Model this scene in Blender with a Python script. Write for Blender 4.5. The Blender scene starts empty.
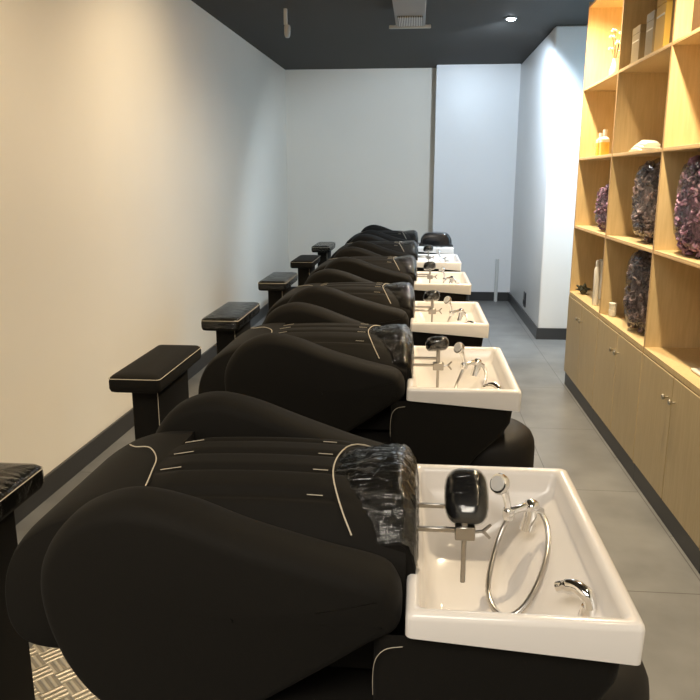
import bpy, bmesh, math, random
from mathutils import Vector, Matrix
from math import sin, cos, pi, sqrt
random.seed(7)
C = bpy.context.scene.collection

# ------------------------------------------------------------------ materials
def mat(name, col, rough=.5, metal=0., spec=.5, coat=0., noise=None, bump=None, sheen=0., emit=None):
    """principled material; noise=(scale, amount) varies colour, bump=(scale, strength, distance)"""
    m = bpy.data.materials.new(name); m.use_nodes = True
    nt = m.node_tree; b = nt.nodes['Principled BSDF']
    b.inputs['Base Color'].default_value = (*col, 1)
    b.inputs['Roughness'].default_value = rough
    b.inputs['Metallic'].default_value = metal
    b.inputs['Specular IOR Level'].default_value = spec
    b.inputs['Coat Weight'].default_value = coat
    b.inputs['Sheen Weight'].default_value = sheen
    tc = nt.nodes.new('ShaderNodeTexCoord')
    if noise:
        n = nt.nodes.new('ShaderNodeTexNoise'); n.inputs['Scale'].default_value = noise[0]
        n.inputs['Detail'].default_value = 5
        nt.links.new(tc.outputs['Object'], n.inputs['Vector'])
        r = nt.nodes.new('ShaderNodeValToRGB')
        a = noise[1]
        r.color_ramp.elements[0].position = .3; r.color_ramp.elements[1].position = .7
        r.color_ramp.elements[0].color = (*[max(0, c*(1-a)) for c in col], 1)
        r.color_ramp.elements[1].color = (*[min(1, c*(1+a)) for c in col], 1)
        nt.links.new(n.outputs['Fac'], r.inputs['Fac']); nt.links.new(r.outputs['Color'], b.inputs['Base Color'])
    if bump:
        n = nt.nodes.new('ShaderNodeTexNoise'); n.inputs['Scale'].default_value = bump[0]
        n.inputs['Detail'].default_value = 3
        nt.links.new(tc.outputs['Object'], n.inputs['Vector'])
        bp = nt.nodes.new('ShaderNodeBump'); bp.inputs['Strength'].default_value = bump[1]
        bp.inputs['Distance'].default_value = bump[2]
        nt.links.new(n.outputs['Fac'], bp.inputs['Height']); nt.links.new(bp.outputs['Normal'], b.inputs['Normal'])
    if emit:
        b.inputs['Emission Color'].default_value = (*emit[0], 1); b.inputs['Emission Strength'].default_value = emit[1]
    return m

def plastic_film(name, scale=28, fac=1.0, tint=(.95, .95, .93), haze=.035):
    m = bpy.data.materials.new(name); m.use_nodes = True
    nt = m.node_tree; nt.nodes.remove(nt.nodes['Principled BSDF'])
    out = nt.nodes['Material Output']
    tc = nt.nodes.new('ShaderNodeTexCoord')
    mp = nt.nodes.new('ShaderNodeMapping'); mp.inputs['Scale'].default_value = (.35, 1.2, 1)
    nt.links.new(tc.outputs['Object'], mp.inputs['Vector'])
    n = nt.nodes.new('ShaderNodeTexNoise'); n.inputs['Scale'].default_value = scale
    n.inputs['Detail'].default_value = 4; n.inputs['Distortion'].default_value = 1.2
    nt.links.new(mp.outputs['Vector'], n.inputs['Vector'])
    bp = nt.nodes.new('ShaderNodeBump'); bp.inputs['Strength'].default_value = .9; bp.inputs['Distance'].default_value = .012
    nt.links.new(n.outputs['Fac'], bp.inputs['Height'])
    gl = nt.nodes.new('ShaderNodeBsdfGlossy'); gl.inputs['Roughness'].default_value = .12
    nt.links.new(bp.outputs['Normal'], gl.inputs['Normal'])
    tr = nt.nodes.new('ShaderNodeBsdfTransparent'); tr.inputs['Color'].default_value = (*tint, 1)
    fr = nt.nodes.new('ShaderNodeFresnel'); fr.inputs['IOR'].default_value = 1.6
    nt.links.new(bp.outputs['Normal'], fr.inputs['Normal'])
    mu = nt.nodes.new('ShaderNodeMath'); mu.operation = 'MULTIPLY'; mu.inputs[1].default_value = fac; mu.use_clamp = True
    nt.links.new(fr.outputs['Fac'], mu.inputs[0])
    mx = nt.nodes.new('ShaderNodeMixShader')
    nt.links.new(mu.outputs[0], mx.inputs['Fac'])
    nt.links.new(tr.outputs[0], mx.inputs[1]); nt.links.new(gl.outputs[0], mx.inputs[2])
    df = nt.nodes.new('ShaderNodeBsdfDiffuse'); df.inputs['Color'].default_value = (.8, .8, .78, 1)
    rp = nt.nodes.new('ShaderNodeMapRange'); rp.inputs['From Min'].default_value = .52; rp.inputs['From Max'].default_value = .75
    rp.inputs['To Min'].default_value = haze*.12; rp.inputs['To Max'].default_value = haze*2.4
    nt.links.new(n.outputs['Fac'], rp.inputs['Value'])
    m2 = nt.nodes.new('ShaderNodeMixShader'); nt.links.new(rp.outputs['Result'], m2.inputs['Fac'])
    nt.links.new(mx.outputs[0], m2.inputs[1]); nt.links.new(df.outputs[0], m2.inputs[2])
    nt.links.new(m2.outputs[0], out.inputs['Surface'])
    return m

def wood(name, c1, c2, rough=.45):
    m = mat(name, c1, rough)
    nt = m.node_tree; b = nt.nodes['Principled BSDF']
    tc = nt.nodes.new('ShaderNodeTexCoord')
    mp = nt.nodes.new('ShaderNodeMapping'); mp.inputs['Scale'].default_value = (14, 14, 1.1)
    n = nt.nodes.new('ShaderNodeTexNoise'); n.inputs['Scale'].default_value = 6; n.inputs['Detail'].default_value = 6
    nt.links.new(tc.outputs['Object'], mp.inputs['Vector']); nt.links.new(mp.outputs['Vector'], n.inputs['Vector'])
    r = nt.nodes.new('ShaderNodeValToRGB')
    r.color_ramp.elements[0].position = .35; r.color_ramp.elements[1].position = .7
    r.color_ramp.elements[0].color = (*c1, 1); r.color_ramp.elements[1].color = (*c2, 1)
    nt.links.new(n.outputs['Fac'], r.inputs['Fac']); nt.links.new(r.outputs['Color'], b.inputs['Base Color'])
    return m

def tile_floor():
    m = mat('floor_tiles', (.2, .2, .2), .36)
    nt = m.node_tree; b = nt.nodes['Principled BSDF']
    tc = nt.nodes.new('ShaderNodeTexCoord')
    mp = nt.nodes.new('ShaderNodeMapping'); mp.inputs['Rotation'].default_value = (0, 0, pi/2)
    mp.inputs['Location'].default_value = (.27, .12, 0)
    nt.links.new(tc.outputs['Object'], mp.inputs['Vector'])
    br = nt.nodes.new('ShaderNodeTexBrick')
    br.inputs['Scale'].default_value = 1
    br.inputs['Brick Width'].default_value = .95; br.inputs['Row Height'].default_value = .42
    br.inputs['Mortar Size'].default_value = .003; br.inputs['Mortar Smooth'].default_value = .3
    br.inputs['Color1'].default_value = (.175, .175, .172, 1); br.inputs['Color2'].default_value = (.195, .195, .19, 1)
    br.inputs['Mortar'].default_value = (.075, .073, .07, 1)
    nt.links.new(mp.outputs['Vector'], br.inputs['Vector'])
    n = nt.nodes.new('ShaderNodeTexNoise'); n.inputs['Scale'].default_value = 3.5; n.inputs['Detail'].default_value = 8
    nt.links.new(tc.outputs['Object'], n.inputs['Vector'])
    r = nt.nodes.new('ShaderNodeMapRange'); r.inputs['To Min'].default_value = .8; r.inputs['To Max'].default_value = 1.2
    r.inputs['From Min'].default_value = .3; r.inputs['From Max'].default_value = .7
    nt.links.new(n.outputs['Fac'], r.inputs['Value'])
    mx = nt.nodes.new('ShaderNodeMix'); mx.data_type = 'RGBA'; mx.blend_type = 'MULTIPLY'; mx.inputs['Factor'].default_value = 1
    nt.links.new(br.outputs['Color'], mx.inputs['A']); nt.links.new(r.outputs['Result'], mx.inputs['B'])
    nt.links.new(mx.outputs['Result'], b.inputs['Base Color'])
    return m

def tread_plate_mat():
    m = mat('tread_plate_steel', (.55, .52, .47), .38, metal=.6)
    nt = m.node_tree; b = nt.nodes['Principled BSDF']
    tc = nt.nodes.new('ShaderNodeTexCoord')
    mp = nt.nodes.new('ShaderNodeMapping'); mp.inputs['Rotation'].default_value = (0, 0, .75)
    nt.links.new(tc.outputs['Object'], mp.inputs['Vector'])
    ch = nt.nodes.new('ShaderNodeTexChecker'); ch.inputs['Scale'].default_value = 15
    nt.links.new(mp.outputs['Vector'], ch.inputs['Vector'])
    w = []
    for d in ('X', 'Y'):
        t = nt.nodes.new('ShaderNodeTexWave'); t.bands_direction = d; t.inputs['Scale'].default_value = 15
        nt.links.new(mp.outputs['Vector'], t.inputs['Vector']); w.append(t)
    mx = nt.nodes.new('ShaderNodeMix'); mx.data_type = 'FLOAT'
    nt.links.new(ch.outputs['Fac'], mx.inputs['Factor'])
    nt.links.new(w[0].outputs['Fac'], mx.inputs['A']); nt.links.new(w[1].outputs['Fac'], mx.inputs['B'])
    bp = nt.nodes.new('ShaderNodeBump'); bp.inputs['Strength'].default_value = 1; bp.inputs['Distance'].default_value = .004
    nt.links.new(mx.outputs['Result'], bp.inputs['Height']); nt.links.new(bp.outputs['Normal'], b.inputs['Normal'])
    r = nt.nodes.new('ShaderNodeValToRGB')
    r.color_ramp.elements[0].position = .35; r.color_ramp.elements[1].position = .6
    r.color_ramp.elements[0].color = (.62, .58, .5, 1); r.color_ramp.elements[1].color = (.36, .33, .28, 1)
    nt.links.new(mx.outputs['Result'], r.inputs['Fac']); nt.links.new(r.outputs['Color'], b.inputs['Base Color'])
    return m

def slat_mat():
    m = mat('grille_slats', (.4, .4, .4), .5)
    nt = m.node_tree; b = nt.nodes['Principled BSDF']; tc = nt.nodes.new('ShaderNodeTexCoord')
    t = nt.nodes.new('ShaderNodeTexWave'); t.bands_direction = 'X'; t.inputs['Scale'].default_value = 24
    nt.links.new(tc.outputs['Object'], t.inputs['Vector'])
    r = nt.nodes.new('ShaderNodeValToRGB'); r.color_ramp.interpolation = 'CONSTANT'
    r.color_ramp.elements[0].color = (.04, .04, .04, 1); r.color_ramp.elements[1].color = (.5, .51, .51, 1); r.color_ramp.elements[1].position = .45
    nt.links.new(t.outputs['Fac'], r.inputs['Fac']); nt.links.new(r.outputs['Color'], b.inputs['Base Color'])
    return m

M = dict(
    floor=tile_floor(),
    plate=tread_plate_mat(),
    ceil=mat('black_ceiling_paint', (.034, .030, .025), .75, bump=(40, .2, .01)),
    cream=mat('cream_wall_paint', (.80, .76, .68), .55, noise=(1.2, .02)),
    white=mat('cool_lit_wall_paint', (.80, .81, .82), .36, noise=(1.0, .02), bump=(2.0, .08, .05)),  # cool lamp light on the right-hand walls put into their colour
    base=mat('dark_baseboard', (.035, .035, .036), .35),
    fabric=mat('black_upholstery', (.0062, .0054, .0042), .75, spec=.14, sheen=.015, bump=(420, .12, .002)),
    fabric2=mat('black_pouf_leather', (.008, .0068, .006), .6, spec=.25),
    thread=mat('cream_thread', (.50, .45, .36), .7),
    ceramic=mat('white_ceramic', (.74, .71, .685), .2, spec=.5, coat=.2),
    chrome=mat('chrome', (.82, .82, .82), .1, metal=1),
    steel=mat('brushed_steel', (.36, .34, .31), .3, metal=1),
    hose=mat('hose_metal', (.55, .53, .5), .28, metal=1),
    padb=mat('black_rubber_pad', (.012, .012, .013), .22, spec=.6, coat=.5),
    film=plastic_film('crinkled_clear_film'),
    padfilm=plastic_film('tight_clear_film', 16, .8, haze=.006),
    maple=wood('pale_maple', (.60, .44, .22), (.68, .51, .27)),
    door=wood('door_maple', (.50, .385, .215), (.56, .44, .255)),
    edge=mat('maple_edge_band', (.50, .33, .16), .5),
    plinth=mat('grey_plinth', (.045, .045, .046), .4),
    brass=mat('brushed_nickel_knob', (.50, .45, .36), .3, metal=1),
    whiteplastic=mat('white_plastic', (.78, .76, .70), .35),
    paper=mat('white_paper', (.72, .68, .58), .6),
    purple=mat('dull_purple_hair', (.20, .145, .15), .6, noise=(45, .75)),
    violet=mat('bright_purple_hair', (.26, .14, .22), .5, noise=(45, .75)),
    clear=plastic_film('clear_bag_film', 22, .55),
    goldbox=mat('gold_carton', (.55, .40, .15), .32, metal=.5),
    ochre=mat('ochre_carton', (.58, .36, .07), .45),
    silverbox=mat('champagne_carton', (.40, .31, .18), .35, metal=.3),
    darkbox=mat('brown_carton', (.13, .075, .035), .4),
    amber=mat('amber_liquid', (.75, .48, .08), .15, coat=.4),
    glass=mat('clear_glass', (.85, .82, .70), .08, coat=.5),
    petal=mat('pale_petals', (.85, .80, .62), .5),
    leaf=mat('dark_foliage', (.05, .05, .03), .6),
    duct=mat('galvanised_duct', (.22, .22, .22), .5, metal=.2),
    ventw=mat('grey_grille', (.42, .43, .43), .5),
    slats=slat_mat(),
    rim=mat('downlight_rim', (.6, .6, .6), .4),
    lampc=mat('cool_lamp', (1, 1, 1), .5, emit=((.80, .90, 1), 60)),
    lampw=mat('warm_lamp', (1, 1, 1), .5, emit=((1, .85, .6), 30)),
    socket=mat('dark_socket', (.03, .03, .035), .4),
    pipe=mat('pale_pipe', (.62, .63, .62), .4),
    frame=mat('window_frame_grey', (.3, .3, .31), .4),
)

# ------------------------------------------------------------------ helpers
def link(name, verts, faces, m, parent=None, smooth=False, loc=None):
    me = bpy.data.meshes.new(name)
    me.from_pydata([tuple(v) for v in verts], [], faces)
    bm = bmesh.new(); bm.from_mesh(me)
    bmesh.ops.recalc_face_normals(bm, faces=bm.faces); bm.to_mesh(me); bm.free()
    if isinstance(m, (list, tuple)):
        for x in m: me.materials.append(x)
    else: me.materials.append(m)
    if smooth:
        for p in me.polygons: p.use_smooth = True
    o = bpy.data.objects.new(name, me); C.objects.link(o)
    if parent: o.parent = parent
    if loc: o.location = loc
    return o

def smooth_angle(o, deg=40):
    me = o.data
    for p in me.polygons: p.use_smooth = True
    bm = bmesh.new(); bm.from_mesh(me)
    for e in bm.edges:
        e.smooth = not (len(e.link_faces) == 2 and e.calc_face_angle(0) > math.radians(deg))
    bm.to_mesh(me); bm.free()
    return o

class MB:
    def __init__(s): s.v = []; s.f = []
    def add(s, v, f):
        n = len(s.v); s.v += [tuple(x) for x in v]; s.f += [[i+n for i in q] for q in f]; return s
    def box(s, a, b):
        x0, y0, z0 = a; x1, y1, z1 = b
        return s.add([(x0,y0,z0),(x1,y0,z0),(x1,y1,z0),(x0,y1,z0),(x0,y0,z1),(x1,y0,z1),(x1,y1,z1),(x0,y1,z1)],
                     [(0,3,2,1),(4,5,6,7),(0,1,5,4),(1,2,6,5),(2,3,7,6),(3,0,4,7)])
    def rbox(s, a, b, r=.004, seg=2):
        bm = bmesh.new()
        bmesh.ops.create_cube(bm, size=1)
        c = [(a[i]+b[i])/2 for i in range(3)]; d = [b[i]-a[i] for i in range(3)]
        for v in bm.verts: v.co = Vector((c[0]+v.co.x*d[0], c[1]+v.co.y*d[1], c[2]+v.co.z*d[2]))
        bmesh.ops.bevel(bm, geom=list(bm.edges), offset=r, segments=seg, affect='EDGES', profile=.5)
        bm.verts.index_update()
        s.add([v.co[:] for v in bm.verts], [[v.index for v in f.verts] for f in bm.faces]); bm.free(); return s
    def tube(s, pts, r, n=10, closed=False):
        pts = [Vector(p) for p in pts]; k = len(pts); rings = []
        up = None
        for i, p in enumerate(pts):
            if closed: t = pts[(i+1) % k]-pts[i-1]
            else: t = pts[min(i+1, k-1)]-pts[max(i-1, 0)]
            t.normalize()
            if up is None: up = t.orthogonal().normalized()
            up = (up-t*up.dot(t)).normalized(); w = t.cross(up)
            rr = r[i] if isinstance(r, (list, tuple)) else r
            rings.append([p+(up*cos(2*pi*j/n)+w*sin(2*pi*j/n))*rr for j in range(n)])
        v = [q for g in rings for q in g]; f = []
        for i in range(k if closed else k-1):
            for j in range(n):
                a, b2 = i*n+j, i*n+(j+1) % n; c = ((i+1) % k)*n
                f.append((a, b2, c+(j+1) % n, c+j))
        if not closed:
            f.append(list(range(n))[::-1]); f.append([(k-1)*n+j for j in range(n)])
        return s.add(v, f)
    def loops(s, lp, cap0=True, cap1=True):
        n = len(lp[0]); v = [q for g in lp for q in g]; f = []
        for i in range(len(lp)-1):
            for j in range(n):
                f.append((i*n+j, i*n+(j+1) % n, (i+1)*n+(j+1) % n, (i+1)*n+j))
        if cap0: f.append(list(range(n))[::-1])
        if cap1: f.append([(len(lp)-1)*n+j for j in range(n)])
        return s.add(v, f)
    def lathe(s, prof, c=(0, 0, 0), axis=None, n=24):
        R = Matrix.Identity(3) if axis is None else Vector((0, 0, 1)).rotation_difference(Vector(axis)).to_matrix()
        c = Vector(c)
        return s.loops([[c+R@Vector((r*cos(2*pi*j/n), r*sin(2*pi*j/n), z)) for j in range(n)] for r, z in prof])
    def ell(s, c, r, sub=2, jit=0):
        bm = bmesh.new(); bmesh.ops.create_icosphere(bm, subdivisions=sub, radius=1)
        bm.verts.index_update()
        s.add([(c[0]+v.co.x*r[0]*(1+random.uniform(-jit, jit)), c[1]+v.co.y*r[1]*(1+random.uniform(-jit, jit)),
                c[2]+v.co.z*r[2]*(1+random.uniform(-jit, jit))) for v in bm.verts],
              [[v.index for v in f.verts] for f in bm.faces]); bm.free(); return s
    def build(s, name, m, parent=None, smooth=None, loc=None):
        o = link(name, s.v, s.f, m, parent, False, loc)
        if smooth: smooth_angle(o, smooth)
        return o

def spline(pts, n=8, closed=False):
    P = [Vector(p) for p in pts]; k = len(P); out = []
    for i in range(k if closed else k-1):
        g = (lambda j: P[j % k]) if closed else (lambda j: P[max(0, min(k-1, j))])
        p0, p1, p2, p3 = g(i-1), g(i), g(i+1), g(i+2)
        for q in range(n):
            t = q/n
            out.append(.5*((2*p1)+(p2-p0)*t+(2*p0-5*p1+4*p2-p3)*t*t+(3*p1-p0-3*p2+p3)*t**3))
    if not closed: out.append(P[-1])
    return out

def rrect(x0, x1, y0, y1, r, z, n=6):
    """rounded rectangle loop; z may be a function of x, y"""
    o = []
    for cx, cy, a0 in ((x1-r, y1-r, 0), (x0+r, y1-r, pi/2), (x0+r, y0+r, pi), (x1-r, y0+r, 1.5*pi)):
        for i in range(n+1):
            a = a0+i*pi/2/n
            x, y = cx+r*cos(a), cy+r*sin(a)
            o.append((x, y, z(x, y) if callable(z) else z))
    return o

def tag(o, label=None, cat=None, group=None, kind=None):
    for k, v in (('label', label), ('category', cat), ('group', group), ('kind', kind)):
        if v: o[k] = v
    return o
def empty(name, loc, label, cat, group=None):
    o = bpy.data.objects.new(name, None); C.objects.link(o); o.location = loc
    o.empty_display_size = .1
    return tag(o, label, cat, group)
def children_of(o): return [c for c in bpy.data.objects if c.parent == o]
def copy_tree(o, parent=None, skip=()):
    c = o.copy(); C.objects.link(c); c.parent = parent
    for ch in children_of(o):
        if ch.name.split('.')[0] in skip: continue
        copy_tree(ch, c, skip)
    return c
def structure(name, mb, m, smooth=None): return tag(mb.build(name, m, None, smooth), kind='structure')

# ------------------------------------------------------------------ the room
CEIL = 2.87
def xl(y): return -1.812+(y-3)*.0165                  # left wall line
structure('floor', MB().box((-2.1, -2.6, -.05), (2.4, 10.2, 0)), M['floor'])
structure('ceiling', MB().box((-2.1, -2.6, CEIL), (2.4, 10.2, CEIL+.08)), M['ceil'])
def wall_along(y0, y1, off0, off1, z0, z1):
    m = MB(); v = [(xl(y)+o, y, z) for z in (z0, z1) for y, o in ((y0, off0), (y0, off1), (y1, off1), (y1, off0))]
    return m.add(v, [(0,3,2,1),(4,5,6,7),(0,1,5,4),(1,2,6,5),(2,3,7,6),(3,0,4,7)])
structure('wall_left', wall_along(-2.6, 9.8, -.12, 0, 0, CEIL), M['cream'])
structure('wall_back', MB().box((-1.95, 9.8, 0), (.2, 9.95, CEIL)), M['cream'])
structure('wall_back_right', MB().box((.2, 9.55, 0), (1.2, 9.95, CEIL)), M['white'])
structure('wall_far_right', MB().rbox((1.2, 7.24, 0), (2.4, 9.95, CEIL), .02, 3), M['white'], 40)
structure('wall_right', MB().box((1.49, -2.6, 0), (1.6, 5.64, CEIL)), M['cream'])
structure('wall_recess', MB().box((2.2, 5.64, 0), (2.35, 7.24, CEIL)), M['white'])
structure('wall_recess_near', MB().box((1.6, 5.52, 0), (2.35, 5.64, CEIL)), M['white'])
structure('wall_near', MB().box((-2.1, -2.72, 0), (1.6, -2.6, CEIL)), M['cream'])
structure('baseboard_left', wall_along(-2.6, 9.8, 0, .014, 0, .112), M['base'])
structure('baseboard_back', MB().box((-1.70, 9.786, 0), (.2, 9.8, .112)), M['base'])
structure('baseboard_back_right', MB().box((.19, 9.534, 0), (1.2, 9.55, .112)), M['base'])
structure('baseboard_far_right', MB().box((1.184, 7.226, 0), (1.2, 9.55, .112)).box((1.2, 7.226, 0), (2.2, 7.24, .112)), M['base'])

# ------------------------------------------------------------------ shampoo bed (local: x along the bed, y across, z up)
def arm_mesh(sgn):
    cp = [(-.012, .835), (-.02, .872), (-.05, .905), (-.15, .936), (-.28, .982), (-.39, 1.022), (-.487, 1.037),
          (-.572, 1.008), (-.625, .945), (-.648, .865), (-.64, .78), (-.605, .69), (-.545, .62), (-.45, .575), (-.35, .58),
          (-.25, .645), (-.15, .712), (-.06, .775), (-.02, .80)]
    if sgn < 0: cp = [(a, b-.020*max(0, min(1, (b-.88)/.1))) for a, b in cp]
    prof = [(p.x, p.y) for p in spline([(a, b, 0) for a, b in cp], 6, True)]
    n = len(prof); nor = []
    for i in range(n):
        a, b = prof[i-1], prof[(i+1) % n]; dx, dz = b[0]-a[0], b[1]-a[1]; l = sqrt(dx*dx+dz*dz)
        nor.append((dz/l, -dx/l))
    # orientation: make normals point outward
    area = sum(prof[i-1][0]*prof[i][1]-prof[i][0]*prof[i-1][1] for i in range(n))
    s = 1 if area > 0 else -1
    cx, cz = -.42, .82
    lps = []
    half, r = .062, .05
    ts = [(-half, r)]
    for i in range(0, 7):
        a = pi/2*i/6; ts.append((-half+r*(1-cos(a)), r*(1-sin(a))))
    ts = ts[1:] + [(-y, d) for y, d in reversed(ts[1:])]
    def ring(y, d, k=1):
        return [(cx+(prof[i][0]-s*nor[i][0]*d-cx)*k, y, cz+(prof[i][1]-s*nor[i][1]*d-cz)*k) for i in range(n)]
    lps.append(ring(ts[0][0]-.012, r, .35)); lps.append(ring(ts[0][0]-.008, r, .75))
    for y, d in ts: lps.append(ring(y, d*.62))
    lps.append(ring(ts[-1][0]+.008, r, .75)); lps.append(ring(ts[-1][0]+.012, r, .35))
    m = MB().loops([[(x, y+sgn*.268, z) for x, y, z in g] for g in lps])
    return m

def extrude_round(prof, y0, y1, r, shrink=.9):
    """closed xz profile pushed along y with rounded ends"""
    n = len(prof); cx = sum(p[0] for p in prof)/n; cz = sum(p[1] for p in prof)/n
    st = [(y0+r*(1-cos(a)), 1-(1-shrink)*(1-sin(a))) for a in [pi/2*i/5 for i in range(6)]]
    st += [(y0+y1-y, k) for y, k in reversed(st)]
    return [[(cx+(x-cx)*k, y, cz+(z-cz)*k) for x, z in prof] for y, k in st]

def head_surface(off=0., ny=18, nu=14, jit=0.):
    rows = []
    for j in range(ny+1):
        y = -.205+.41*j/ny; t = max(0., 1-((y+.035)/.20)**2)
        x0 = -.050-.105*sqrt(t); xr = .004+off*.6
        ar = .09*(abs(y)/.205)**2.6
        row = []
        for u in range(nu+1):
            q = u/nu; x = x0+(xr-x0)*q
            z = .968-ar*.95+.022*sin(min(1, q*1.25)*pi/2)**1.0+off+.010*(1-q)*t
            if q > .78: z -= .030*((q-.78)/.22)**2
            row.append((x+random.uniform(-jit, jit)*.4, y, z+random.uniform(-jit, jit)))
        zt = row[-1][2]
        for k in range(1, 7):
            row.append((xr+.007*sin(k/6*pi)+random.uniform(-jit, jit), y, zt-(zt-.80)*k/6))
        rows.append(row)
    v = [p for r in rows for p in r]; w = len(rows[0])
    f = [(j*w+i, j*w+i+1, (j+1)*w+i+1, (j+1)*w+i) for j in range(ny) for i in range(w-1)]
    return v, f, rows

def make_bed():
    R = empty('shampoo_bed', (0, 0, 0), 'x', 'shampoo bed', 'black shampoo beds in a row')
    F = M['fabric']
    arm_mesh(-1).build('armrest', F, R, 50); arm_mesh(1).build('armrest', F, R, 50)
    # seat at the foot end
    pr = spline([(-.51, .970, 0), (-.56, .968, 0), (-.62, .957, 0), (-.68, .930, 0), (-.735, .885, 0), (-.766, .825, 0),
                 (-.776, .76, 0), (-.768, .70, 0), (-.735, .662, 0), (-.66, .65, 0), (-.51, .65, 0)], 5)
    seat = MB().loops(extrude_round([(p.x, p.y) for p in pr], -.225, .225, .075, .86)).build('seat_cushion', F, R, 50)
    zc = lambda x, y: .972-.03*(abs(y)/.22)**3
    MB().tube(spline([(-.64, .115, .958), (-.617, .09, .963), (-.575, .065, .972), (-.533, -.01, .979), (-.517, -.08, .979), (-.511, -.145, .966)], 6), .0014, 6).build('seam', M['thread'], seat)
    # pleated back cushion
    zb = lambda x, y: .975+.012*cos(pi*(x+.28)/.55)-.075*(abs(y)/.22)**4-.03*max(0, (x+.14)/.14)-.008*max(0, (-.46-x)/.068)
    nx, ny = 40, 60; rows = []
    for i in range(nx+1):
        x = -.528+.52*i/nx; row = []
        for j in range(ny+1):
            y = -.22+.44*j/ny
            z = zb(x, y)
            fade = min(1, max(0, (x+.52)/.06))*min(1, max(0, (-.10-x)/.07))
            for yc in (-.15, -.065, .02, .10):
                z -= .011*fade*math.exp(-((y-yc)/.010)**2)
            if -.17 < y < .13: z += .004*fade
            row.append((x, y, z))
        rows.append([(x, -.22, .66)]+row+[(x, .22, .66)])
    MBk = MB().loops([list(r) for r in rows]); back = MBk.build('back_cushion', F, R, 60)
    for yc in (-.15, -.065, .02, .10):
        for xa, xb in ((-.505, -.462), (-.195, -.165)):
            MB().tube([(xa, yc, zb(xa, yc)+.003), (xb, yc, zb(xb, yc)+.003)], .0009, 5).build('stitch', M['thread'], back)
    # head cushion with its crinkled plastic
    v, f, rows = head_surface()
    v2 = v+[(p[0], p[1], .78) for p in (rows[0][0], rows[-1][0])]
    w = len(rows[0]); n = len(v)
    hd = MB(); hd.add(v, f)
    hd.add([r[0] for r in rows]+[(r[0][0], r[0][1], .80) for r in rows], [(i, i+1, len(rows)+i+1, len(rows)+i) for i in range(len(rows)-1)])
    for r in (rows[0], rows[-1]):
        hd.add(list(r)+[(r[0][0], r[0][1], .80)], [list(range(len(r)+1))])
    head = hd.build('head_cushion', F, R, 60)
    MB().tube([(r[0][0]-.001, r[0][1], max(r[0][2], zb(r[0][0], r[0][1]))+.0035) for r in rows], .0016, 6).build('seam', M['thread'], head)
    v, f, _ = head_surface(.006, 26, 20, .0028)
    MB().add(v, f).build('plastic_cover', M['film'], head, 180)
    # pedestal below the basin
    lp = []
    for z, xr in ((0, .10), (.12, .10), (.35, .12), (.5, .17), (.60, .245), (.68, .325), (.725, .352), (.77, .358), (.80, .356)):
        lp.append(rrect(-.06, xr, -.318, .318, .03, z, 4))
    MB().loops(lp, True, False).build('pedestal', F, R, 50)
    MB().tube(spline([(-.061, -.29, .66), (-.061, -.300, .70), (-.058, -.315, .74), (-.05, -.321, .763), (-.035, -.322, .776), (-.01, -.322, .781)], 5), .0007, 6).build('piping', M['thread'], R)
    MB().loops([rrect(-.575, -.02, -.30, .30, .05, z, 4) for z in (0, .02, .60, .64)]).build('base', F, R, 50)
    MB().lathe([(.17, 0), (.185, .02), (.19, .1), (.19, .57), (.187, .600), (.176, .625), (.155, .641), (.12, .650), (.06, .654), (.001, .655)],
               (.282, -.09, 0), n=40).build('base_end', M['fabric2'], R, 50)
    # ceramic basin: rectangular outside, deep rounded bowl sloping up to the tap ledge
    bot = lambda x, y: .803-.075*x
    X1, Y = .381, .334
    L = [rrect(.012, X1-.012, -Y+.01, Y-.01, .012, lambda x, y: bot(x, y)+.001),
         rrect(-.006, X1-.002, -Y, Y, .012, lambda x, y: bot(x, y)+.003), rrect(-.006, X1, -Y, Y, .012, .838),
         rrect(-.004, X1-.002, -Y+.002, Y-.002, .012, .846), rrect(.002, X1-.008, -Y+.008, Y-.008, .012, .850),
         rrect(.012, X1-.020, -Y+.020, Y-.020, .012, .850), rrect(.016, X1-.026, -Y+.026, Y-.026, .014, .846),
         rrect(.018, X1-.030, -Y+.030, Y-.030, .016, .836), rrect(.020, X1-.036, -Y+.036, Y-.038, .02, .802),
         rrect(.022, X1-.046, -Y+.042, Y-.046, .03, .790), rrect(.026, .302, -Y+.052, Y-.062, .05, .762),
         rrect(.03, .258, -Y+.066, Y-.078, .07, .718), rrect(.036, .228, -Y+.085, Y-.10, .08, .684),
         rrect(.045, .21, -Y+.11, Y-.13, .07, .670), rrect(.07, .18, -.15, .13, .05, .664)]
    basin = MB().loops(L, False, True).build('basin', M['ceramic'], R, 50)
    MB().lathe([(.022, 0), (.022, .004), (.016, .006), (.012, .002), (.001, .002)], (.125, -.125, .664), n=20).build('drain', M['chrome'], basin, 40)
    ch, H = M['chrome'], M['hose']
    # mixer on the sloping side, hand shower in its holder, hose
    m = MB().tube([(.262, .150, .770), (.268, .155, .800), (.270, .157, .825)], [.018, .016, .015], 14)
    m.ell((.271, .158, .826), (.019, .021, .015), 2)
    m.tube([(.272, .158, .815), (.252, .150, .826), (.232, .140, .822), (.216, .133, .818)], [.011, .010, .008, .010], 12)
    m.tube([(.272, .158, .818), (.296, .168, .806)], [.012, .010], 12)
    m.lathe([(.012, 0), (.014, .004), (.014, .022), (.011, .026)], (.217, .133, .803), n=14)
    m.build('mixer', ch, basin, 45)
    s = MB().tube(spline([(.2165, .133, .808), (.214, .134, .838), (.208, .133, .862), (.200, .131, .882)], 5), [.007]*5+[.008]*5+[.009]*6, 12)
    s.lathe([(.001, -.014), (.014, -.014), (.021, -.006), (.024, .004), (.022, .010), (.018, .011), (.001, .011)], (.196, .128, .888), (-.62, -.55, .35), 22)
    s.build('shower_head', ch, basin, 45)
    MB().lathe([(.017, .011), (.017, .014), (.001, .014)], (.196, .128, .888), (-.62, -.55, .35), 22).build('spray_face', M['rim'], basin, 45)
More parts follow.
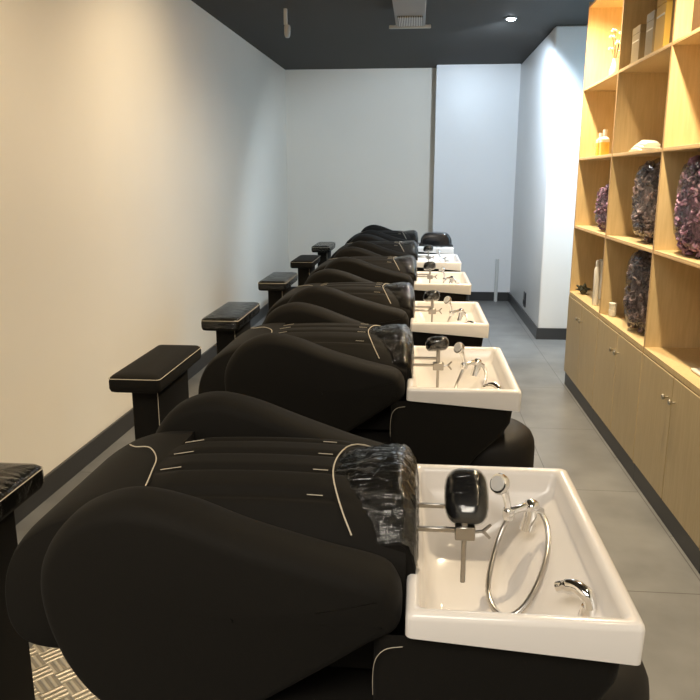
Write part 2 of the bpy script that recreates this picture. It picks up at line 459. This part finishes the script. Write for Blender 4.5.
    hp = spline([(.217, .133, .806), (.205, .125, .782), (.188, .098, .748), (.171, .045, .714), (.166, .0, .694), (.174, -.045, .686),
                 (.197, -.074, .690), (.227, -.066, .706), (.258, -.03, .734), (.285, .03, .760), (.300, .09, .778), (.303, .14, .792), (.296, .168, .803)], 7)
    MB().tube(hp, [.0056+.0006*(i % 2) for i in range(len(hp))], 10).build('hose', H, basin, 60)
    t = MB().lathe([(.017, 0), (.018, .01), (.014, .022), (.013, .03)], (.322, -.197, .768), n=18)
    t.tube(spline([(.324, -.205, .796), (.320, -.196, .814), (.303, -.178, .822), (.284, -.163, .815), (.272, -.155, .808)], 5),
           [.012]*5+[.014]*5+[.0135]*5+[.011]*5+[.006], 14)
    t.build('tap_lever', ch, basin, 45)
    # neck rest on its sliding bracket
    pd = MB(); lp = []
    for dz, k in ((-.022, .45), (-.019, .78), (-.012, .94), (0, 1.0), (.010, .96), (.018, .80), (.021, .45)):
        g = []
        for i in range(36):
            a = 2*pi*i/36; cx = abs(cos(a))**.62*(1 if cos(a) > 0 else -1); cy = abs(sin(a))**.62*(1 if sin(a) > 0 else -1)
            x, y = .043*cx*k, .060*cy*k
            g.append((.104+x, .03+y+.0, .927+dz*1.3+.10*x-2.6*(x*x)-.22*y))
        lp.append(g)
    nr = pd.loops(lp).build('neck_rest', M['padb'], R, 60)
    lp2 = [[(.104+(x-.104)*1.05, .03+(y-.03)*1.04, z+.002+random.uniform(-.0015, .0015)) for x, y, z in g] for g in lp[2:]]
    MB().loops(lp2, False, True).build('plastic_cover', M['padfilm'], nr, 180)
    for y in (.065, -.045): MB().rbox((-.004, y-.004, .855), (.112, y+.004, .865), .0015, 1).build('slide_bar', M['steel'], nr, 40)
    MB().rbox((.088, -.058, .843), (.128, -.034, .872), .002, 1).build('clamp', M['steel'], nr, 40)
    MB().rbox((.102, -.050, .745), (.112, -.042, .85), .002, 1).build('post', M['steel'], nr, 40)
    MB().rbox((.100, -.052, .866), (.114, -.030, .918), .002, 1).build('pad_mount', M['steel'], nr, 40)
    kn = MB().tube([(.128, -.046, .858), (.146, -.046, .860)], .0035, 8)
    for a in (.5, -.5): kn.tube([(.144, -.046, .860), (.158, -.046-.3*.02*a, .860+.02*a*1.6)], [.004, .003], 8)
    kn.build('wing_screw', M['steel'], nr, 40)
    return R

bed = make_bed()
YC = [1.423, 2.762, 3.935, 5.325, 6.635, 7.985]
XO = [0, -.018, -.018, -.008, 0, 0]
BL = ['black shampoo bed with white ceramic basin, nearest and largest in the row',
      'second black shampoo bed from the camera, directly behind the largest one, wider pleats partly visible',
      'third black shampoo bed from the camera, its plastic-wrapped headrest shining beside the white basin',
      'fourth black shampoo bed from the camera, between the third and fifth white basins',
      'fifth black shampoo bed from the camera, last basin with its neck rest and taps showing',
      'farthest black shampoo bed in the row, a black cushion lying on its white basin']
for i, (x, y) in enumerate(zip(XO, YC)):
    o = bed if i == 0 else copy_tree(bed)
    o.location = (x, y, 0); o['label'] = BL[i]

# the nearest bed's neck pad is tipped up towards the camera
for c in children_of(bed):
    if c.name.split('.')[0] == 'neck_rest':
        for o in [c]+[k for k in children_of(c) if k.name.split('.')[0] == 'plastic_cover']:
            o.data = o.data.copy()
            T = Matrix.Translation((.112, .0, .912)) @ Matrix.Rotation(math.radians(52), 4, 'X') @ Matrix.Translation((-.104, -.03, -.927))
            o.data.transform(T)
        for o in children_of(c):
            if o.name.split('.')[0] == 'pad_mount':
                o.data = o.data.copy()
                o.data.transform(Matrix.Translation((0, 0, .866)) @ Matrix.Scale(.4, 4, (0, 0, 1)) @ Matrix.Translation((0, 0, -.866)))

# ------------------------------------------------------------------ footrests
def make_footrest():
    R = empty('footrest', (0, 0, 0), 'x', 'footrest', 'black footrests along the left wall')
    lp = []
    for z, k in ((.775, .012), (.779, .004), (.790, 0), (.818, 0), (.830, .003), (.837, .010), (.841, .03), (.8425, .06)):
        lp.append(rrect(-.098+k, .098-k, -.275+k, .275-k, .016, lambda x, y, z=z: z+.02*(x/.1)*0, 4))
    pad = MB().loops(lp).build('pad', M['fabric'], R, 60)
    MB().tube(rrect(-.099, .099, -.276, .276, .016, .829, 5), .0013, 6, True).build('seam', M['thread'], pad)
    col = MB().loops([rrect(-.045, .058, -.19, .19, .008, z, 3) for z in (0, .01, .77, .776)]).build('column', M['fabric'], R, 40)
    MB().tube([(.058, -.191, .765), (.060, -.191, .02)], .0014, 5).build('piping', M['thread'], col)
    v = [[(x*1.012, y*1.006, z+(.003 if z > .8 else 0)+random.uniform(-.0015, .0015)) for x, y, z in g] for g in lp[2:]]
    MB().loops(v, False, True).build('plastic_cover', M['padfilm'], pad, 180)
    return R
foot = make_footrest()
FL = ['black footrest wrapped in shiny plastic, cut off by the left edge of the photo',
      'second black footrest from the camera, bare pad with pale seam, behind the left edge one',
      'third black footrest from the camera, glossy plastic over its pad',
      'fourth black footrest from the camera, against the middle of the left wall',
      'fifth black footrest from the camera, second from the far wall',
      'farthest black footrest, close to the left corner of the back wall']
FX = [-1.034, -1.022, -1.002, -1.000, -.995, -1.005]
wrapped = (0, 2, 3, 5)
fs = []
for i in range(6):
    o = foot if i == 0 else copy_tree(foot, None, () if i in wrapped else ('plastic_cover',))
    o.location = (FX[i], YC[i]+(.0, .04, .0, 0, 0, .05)[i], 0); o['label'] = FL[i]

tag(MB().rbox((-1.25, 1.63, 0), (-.60, 2.3, .03), .004, 1).build('tread_plate', M['plate']),
    'steel tread plate with raised bars on the floor under the nearest bed', 'tread plate')

# cushion on the farthest basin
lp = []
for y, k in ((7.70, .82), (7.705, .93), (7.72, 1), (7.86, 1), (7.88, .93), (7.885, .82)):
    g = [(-.155, 0), (.155, 0), (.160, .03), (.152, .085), (.118, .130), (.06, .143), (-.06, .143), (-.118, .130), (-.152, .085), (-.16, .03)]
    pts = spline([(a, b, 0) for a, b in g], 4, True)
    lp.append([(.199+p.x*k, y, .8525+max(0, .072+(p.y-.072)*k-.003)) for p in pts])
tag(MB().loops(lp).build('cushion', M['padb'], None, 60), 'black round-topped cushion lying on the farthest white basin', 'cushion')

# ------------------------------------------------------------------ shelving cabinets
FRX, D = 1.15, .33
SH = [.72, 1.205, 1.685, 2.155, 2.70]
def make_cabinet():
    R = empty('shelving_cabinet', (0, 0, 0), 'x', 'cabinet', 'maple shelving cabinets on the right wall')
    W = .94; t = .009; B = D
    mp = M['maple']
    def board(name, a, b, m=mp): return MB().rbox(a, b, .0012, 1).build(name, m, R)
    board('side_panel', (0, 0, .10), (B, t, 2.72)); board('side_panel', (0, W-t, .10), (B, W, 2.72))
    board('back_panel', (B-.008, t, .10), (B, W-t, 2.72))
    for k, z in enumerate(SH):
        board('counter' if k == 0 else 'shelf' if k < 4 else 'top_panel', (0.0 if k else -.004, t, z-(.028 if k == 0 else .018)), (B-.008, W-t, z))
    # thin brown edge banding at the front of the panels and shelves
    for y0, y1 in ((0, t), (W-t, W)): MB().box((-.0022, y0, .10), (-.0002, y1, 2.72)).build('edge_band', M['edge'], R)
    for z in SH[1:]: MB().box((-.0022, t+.0005, z-.018), (-.0002, W-t-.0005, z-.012)).build('edge_band', M['edge'], R)
    board('cupboard_floor', (.02, t, .10), (B-.008, W-t, .118))
    board('plinth', (.006, 0, 0), (B, W, .0995), M['plinth'])
    for s in (0, 1):
        y0 = .004+s*(W/2); y1 = y0+W/2-.008
        d = MB().rbox((-.006, y0+.001, .108), (.010, y1, .687), .002, 1).build('door', M['door'], R)
        yk = (y1-.04) if s == 0 else (y0+.04)
        MB().lathe([(.004, 0), (.004, .014), (.011, .018), (.013, .024), (.010, .030), (.001, .031)], (-.006, yk, .585), (-1, 0, 0), 16).build('knob', M['brass'], d, 40)
    return R
cab = make_cabinet()
CL = ['pale maple shelving cabinet nearest the camera, partly out of frame',
      'middle pale maple shelving cabinet, two tall hair bags on its shelves',
      'farthest pale maple shelving cabinet beside the white wall, amber bottles on its third shelf']
for i, y in enumerate((2.80, 3.74, 4.68)):
    o = cab if i == 0 else copy_tree(cab)
    o.location = (FRX, y, 0); o['label'] = CL[i]

# ------------------------------------------------------------------ things on the shelves
SH = [z+.002 for z in SH]
def hair_bag(c, size, m, label, n=150):
    """bag full of curled hairpieces standing on a shelf; c = centre of its foot"""
    R = empty('hairpiece_bag', c, label, 'bag', 'bags of purple curled hair on the shelves')
    hx, hy, hz = size
    h = MB()
    h.ell((0, 0, hz*.48), (hx*.40, hy*.40, hz*.46), 3, .04)
    for _ in range(n):
        u = random.uniform(0, 2*pi); q = random.uniform(.03, .95)
        k = (1-abs(2*q-1)**4)**.5*.92+.05
        p = Vector((hx*.42*cos(u)*k, hy*.42*sin(u)*k, hz*q))
        r = random.uniform(.016, .030)
        ax = Vector((random.uniform(-1, 1), random.uniform(-1, 1), random.uniform(-1, 1))).normalized()
        a = ax.orthogonal().normalized(); b = ax.cross(a)
        pts = [p+(a*cos(t)+b*sin(t))*r*(1-.05*i)+ax*.004*i for i, t in enumerate([j*pi/3 for j in range(8)])]
        h.tube(pts, [.008]*7+[.003], 5)
    h.v = [(x, y, max(.004, z)) for x, y, z in h.v]
    hh = h.build('curled_hair', m, R, 60); hh['kind'] = 'stuff'
    f = MB(); lp = []
    for i in range(11):
        q = i/10; k = (1-abs(2*q-1)**5)**.5*.9+.12
        lp.append([(hx*.5*cos(2*pi*j/24)*k+random.uniform(-.006, .006), hy*.5*sin(2*pi*j/24)*k+random.uniform(-.006, .006), .003+hz*q*1.02) for j in range(24)])
    f.loops(lp).build('clear_bag', M['clear'], R, 180)
    return R
hair_bag((1.275, 4.12, SH[0]), (.24, .46, .45), M['purple'], 'bag of dark curled hair on the lower shelf of the middle cabinet', 190)
hair_bag((1.27, 4.13, SH[1]), (.22, .46, .43), M['purple'], 'tall bag of grey purple hair on the second shelf of the middle cabinet', 190)
hair_bag((1.26, 5.00, SH[1]), (.19, .40, .29), M['violet'], 'small bag of purple hair on the farthest cabinet shelf', 100)
hair_bag((1.265, 3.42, SH[1]), (.22, .46, .43), M['violet'], 'bright purple hair in a clear bag at the right edge of the photo', 190)

def bottle(name, loc, prof, m, cap, capm, label, group=None, cat='bottle'):
    R = empty(name, loc, label, cat, group)
    MB().lathe(prof, n=18).build('body', m, R, 40)
    MB().lathe(cap, n=14).build('cap', capm, R, 40)
    return R
bottle('spray_bottle', (1.19, 4.99, SH[0]), [(.018, 0), (.020, .004), (.020, .235), (.016, .25)], M['whiteplastic'],
       [(.013, .25), (.014, .252), (.014, .285), (.009, .296), (.001, .297)], M['whiteplastic'], 'slim tall white bottle at the front of the lowest far shelf')
for (x, y, hgt, lb) in ((1.22, 5.30, .15, 'left one of two small bottles of amber liquid on the far shelf'),
                        (1.215, 5.17, .165, 'right one of two small bottles of amber liquid on the far shelf')):
    R = empty('oil_bottle', (x, y, SH[2]), lb, 'bottle', 'amber bottles on the far shelf')
    MB().loops([rrect(-.028, .028, -.028, .028, .008, z, 3) for z in (0, .003, .085)]).build('liquid', M['amber'], R, 40)
    MB().loops([rrect(-.028*k, .028*k, -.028*k, .028*k, .008*k, z, 3) for k, z in ((1, .0855), (1, .105), (.5, .118), (.4, .122))]).build('shoulder', M['glass'], R, 40)
    MB().lathe([(.011, .122), (.013, .124), (.013, hgt), (.001, hgt+.001)], n=14).build('cap', M['whiteplastic'], R, 40)
# white paper carrier with a handle
R = empty('paper_bag', (1.30, 5.22, SH[0]), 'white paper carrier with string handle behind the slim white bottle', 'bag')
MB().rbox((-.03, -.09, 0), (.03, .09, .27), .004, 1).build('body', M['paper'], R)
MB().tube(spline([(0, -.05, .265), (0, -.045, .33), (0, -.01, .385), (0, .02, .385), (0, .05, .33), (0, .055, .265)], 5), .005, 8).build('handle', M['paper'], R, 60)
# dark dried plant clump
p = MB()
p.ell((0, 0, .03), (.03, .04, .03), 2, .1)
for _ in range(46):
    u, w = random.uniform(0, 2*pi), random.uniform(.2, 1.3); l = random.uniform(.04, .075)
    d = Vector((cos(u)*cos(w), sin(u)*cos(w), sin(w))); b = Vector((0, 0, .02))
    p.tube([b, b+d*l*.6, b+d*l+Vector((0, 0, -.008))], [.004, .009, .001], 5)
p.v = [(x, y, max(0.001, z)) for x, y, z in p.v]
tag(p.build('dried_plant', M['leaf'], None, 60, (1.215, 5.47, SH[0])), 'small dark clump of foliage in the far lower corner shelf', 'plant')
# little white pots beside the dark bag
for k, (y, z, lb) in enumerate(((4.58, 0, 'lower of two tiny stacked white pots beside the dark hair bag'), (4.58, .0415, 'upper of two tiny stacked white pots beside the dark hair bag'))):
    R = empty('pot', (1.20, y, SH[0]+z), lb, 'pot', 'tiny white pots on the lower shelf')
    MB().lathe([(.020, 0), (.022, .003), (.022, .026), (.020, .028)], n=18).build('jar', M['paper'], R, 40)
    MB().lathe([(.023, .028), (.0235, .030), (.0235, .039), (.021, .041), (.001, .041)], n=18).build('lid', M['paper'], R, 40)
# folded towel pieces on the third shelf
tw = MB()
for k in range(3):
    lp = []
    for i in range(9):
        y = -.11+.22*i/8; h = .022*sin(pi*(i+.5)/9)+.006
        lp.append([(x, y, max(.0, .012*k)+h*q+.006*sin(9*y+k)*q) for x, q in ((-.05+.01*k, 0), (.05, 0), (.055, .5), (.045, 1), (-.03+.01*k, 1.1), (-.052+.01*k, .5))])
    tw.loops(lp)
tag(tw.build('folded_cloth', M['paper'], None, 50, (1.24, 4.36, SH[2]+.001)), 'crumpled white cloth on the third shelf of the middle cabinet', 'cloth')
bottle('dark_bottle', (1.26, 3.98, SH[2]), [(.026, 0), (.028, .004), (.028, .11), (.014, .14), (.012, .15)], M['goldbox'],
       [(.013, .15), (.014, .152), (.014, .18), (.001, .181)], M['darkbox'], 'dull gold bottle at the right end of the middle cabinet third shelf')
tag(MB().rbox((-.06, -.07, 0), (.06, .07, .012), .005, 2).tube([(-.05, -.06, .012), (0, 0, .022), (.05, .05, .013)], .007, 8)
    .build('folded_cloth', M['paper'], None, 50, (1.27, 3.20, SH[0])), 'white cloth lying on the empty bright counter at the right edge', 'cloth')
# vase of pale flowers, top shelf
R = empty('flower_vase', (1.235, 5.13, SH[3]), 'small vase of pale flowers in the brightest top shelf', 'vase')
MB().lathe([(.022, 0), (.030, .01), (.034, .05), (.022, .09), (.016, .115), (.018, .125)], n=20).build('vase', M['glass'], R, 40)
stm = MB()
for k in range(7):
    u = k*2.4; q = Vector((.03*cos(u), .038*sin(u), .165+.022*k))
    stm.tube([(0, 0, .09), (q.x*.5, q.y*.5, q.z*.75), q], .002, 5)
    fl = MB()
    for j in range(5):
        a = j*2*pi/5
        fl.ell(q+Vector((.013*cos(a), .013*sin(a), .004*(j % 2))), (.012, .012, .007), 1)
    fl.ell(q+Vector((0, 0, .005)), (.006, .006, .006), 1)
    fl.build('flower', M['petal'], R, 60)
stm.build('stems', M['leaf'], R, 60)

def carton(y, x, w, d, h, m, label, z0=0, lidm=None):
    R = empty('carton', (x, y, SH[3]+z0), label, 'carton', 'product cartons on the top shelf')
    MB().rbox((-d/2, -w/2, 0), (d/2, w/2, h*.80), .003, 1).build('body', m, R)
    MB().rbox((-d/2-.001, -w/2-.001, h*.80+.0005), (d/2+.001, w/2+.001, h), .003, 1).build('lid', lidm or m, R)
    MB().rbox((-d/2-.0016, -w/2+.015, h*.60), (-d/2+.004, w/2-.015, h*.635), .0005, 1).build('pale_band', M['paper'], R)
carton(4.50, 1.225, .15, .08, .20, M['silverbox'], 'short champagne carton, leftmost of the cartons on the top shelf')
carton(4.25, 1.225, .13, .08, .225, M['silverbox'], 'taller champagne carton between the short one and the yellow one')
carton(4.06, 1.225, .15, .09, .275, M['ochre'], 'ochre yellow carton standing beside the champagne cartons')
carton(3.88, 1.25, .16, .10, .47, M['darkbox'], 'tallest brown carton at the right end of the middle top shelf')
carton(3.52, 1.225, .16, .09, .42, M['darkbox'], 'brown carton at the top right corner of the photo, left of the yellow one')
carton(3.33, 1.225, .14, .09, .38, M['ochre'], 'yellow carton at the top right corner edge of the photo')

# ------------------------------------------------------------------ ceiling and wall fittings
R = empty('air_duct', (-.085, 0, 0), 'grey air conditioning duct with vent grille under the dark ceiling', 'air duct')
MB().rbox((-.118, 2.2, 2.74), (.118, 6.45, CEIL), .004, 1).build('duct_box', M['duct'], R)
MB().rbox((-.095, 6.06, 2.728), (.095, 6.40, 2.7395), .002, 1).build('grille', M['slats'], R)
MB().rbox((-.175, 6.451, 2.725), (.165, 6.48, 2.75), .004, 1).build('end_flange', M['ventw'], R)
R = empty('ceiling_fitting', (-1.09, 6.35, 0), 'small pale fitting hanging from the dark ceiling above the left wall', 'ceiling fitting')
MB().rbox((-.014, -.014, 2.745), (.014, .014, CEIL), .004, 1).build('stem', M['pipe'], R)
MB().lathe([(.001, 2.645), (.015, 2.648), (.024, 2.665), (.026, 2.69), (.026, 2.73), (.02, 2.744)], (.014, -.01, 0), n=18).build('head', M['ventw'], R, 40)

def downlight(x, y, lens, label):
    R = empty('downlight', (x, y, CEIL), label, 'downlight', 'round downlights in the black ceiling')
    MB().lathe([(.036, -.001), (.05, -.001), (.053, -.006), (.05, -.010), (.036, -.008)], n=28).build('rim', M['rim'], R, 40)
    MB().lathe([(.036, -.0015), (.036, -.010), (.028, -.017), (.015, -.021), (.001, -.022)], n=28).build('lens', lens, R, 40)
downlight(.762, 6.88, M['lampc'], 'small bright cool white downlight in the black ceiling')
tag(MB().tube([(1.02, 9.50, .0), (1.02, 9.50, .54)], .022, 14).build('pipe', M['pipe'], None, 40), 'short pale upright pipe standing against the far wall', 'pipe')
R = empty('wall_socket', (1.2, 8.18, .16), 'small dark socket low on the far right wall', 'wall socket')
MB().rbox((-.012, -.06, 0), (-.0005, .06, .16), .003, 1).build('plate', M['socket'], R)
MB().rbox((-.022, -.03, .03), (-.0125, .03, .08), .003, 1).build('plug', M['socket'], R)

# ------------------------------------------------------------------ lights
def lamp(kind, name, loc, energy, col, tgt=None, **k):
    d = bpy.data.lights.new(name, kind); d.energy = energy; d.color = col
    for a, b in k.items(): setattr(d, a, b)
    o = bpy.data.objects.new(name, d); C.objects.link(o); o.location = loc
    if tgt is not None:
        o.rotation_euler = (Vector(tgt)-Vector(loc)).to_track_quat('-Z', 'Y').to_euler()
    return o
WARM = (1, .80, .52); COOL = (.70, .85, 1)
lamp('SPOT', 'downlight_beam', (.762, 6.88, CEIL-.03), 205, COOL, (.45, 8.7, .8), spot_size=math.radians(122), spot_blend=.45, shadow_soft_size=.04)
lamp('SPOT', 'aisle_fill', (.45, 5.6, CEIL-.03), 74, (1, .97, .92), (.45, 5.9, 0), spot_size=math.radians(160), spot_blend=.6, shadow_soft_size=.06)  # unseen lamp added to fill the far end of the aisle
for y, e in ((5.15, 225), (3.15, 225), (1.2, 15)):
    lamp('SPOT', 'shelf_downlight_beam', (.86, y, CEIL-.02), e, WARM, (1.12, y, 0), spot_size=math.radians(135), spot_blend=.8, shadow_soft_size=.04)
lamp('AREA', 'ceiling_panel_beam', (-.3, -.6, CEIL-.03), 58, (1, .92, .80), (-.3, -.6, 0), shape='RECTANGLE', size=1.4, size_y=1.4)
for y, e in ((.3, 90), (2.4, 120), (4.4, 120)):
    lamp('SPOT', 'left_wall_fill', (-.42, y, CEIL-.03), e, (1, .79, .51), (-1.8, y+.5, 1.35), spot_size=math.radians(112), spot_blend=1, shadow_soft_size=.12)  # unseen spots added to warm and brighten the left wall
lamp('AREA', 'recess_window_daylight', (2.15, 6.4, 1.5), 24, (.45, .76, 1), (0, 6.6, 1.2), shape='RECTANGLE', size=1.1, size_y=2.0)

w = bpy.data.worlds.new('World'); bpy.context.scene.world = w; w.use_nodes = True
w.node_tree.nodes['Background'].inputs[0].default_value = (.8, .85, 1, 1)
w.node_tree.nodes['Background'].inputs[1].default_value = .15

# ------------------------------------------------------------------ camera
cd = bpy.data.cameras.new('camera'); cam = bpy.data.objects.new('camera', cd); C.objects.link(cam)
cd.sensor_width = 36; cd.lens = 740/700*36; cd.clip_start = .02
yaw, pitch = math.radians(5.1131), math.radians(13.1585)
cam.location = (0, 0, 1.55); cam.rotation_euler = (pi/2-pitch, 0, yaw)
sc = bpy.context.scene; sc.camera = cam
vs = sc.view_settings; vs.view_transform = 'Standard'; vs.look = 'None'; vs.exposure = .28; vs.gamma = 1; vs.use_curve_mapping = False
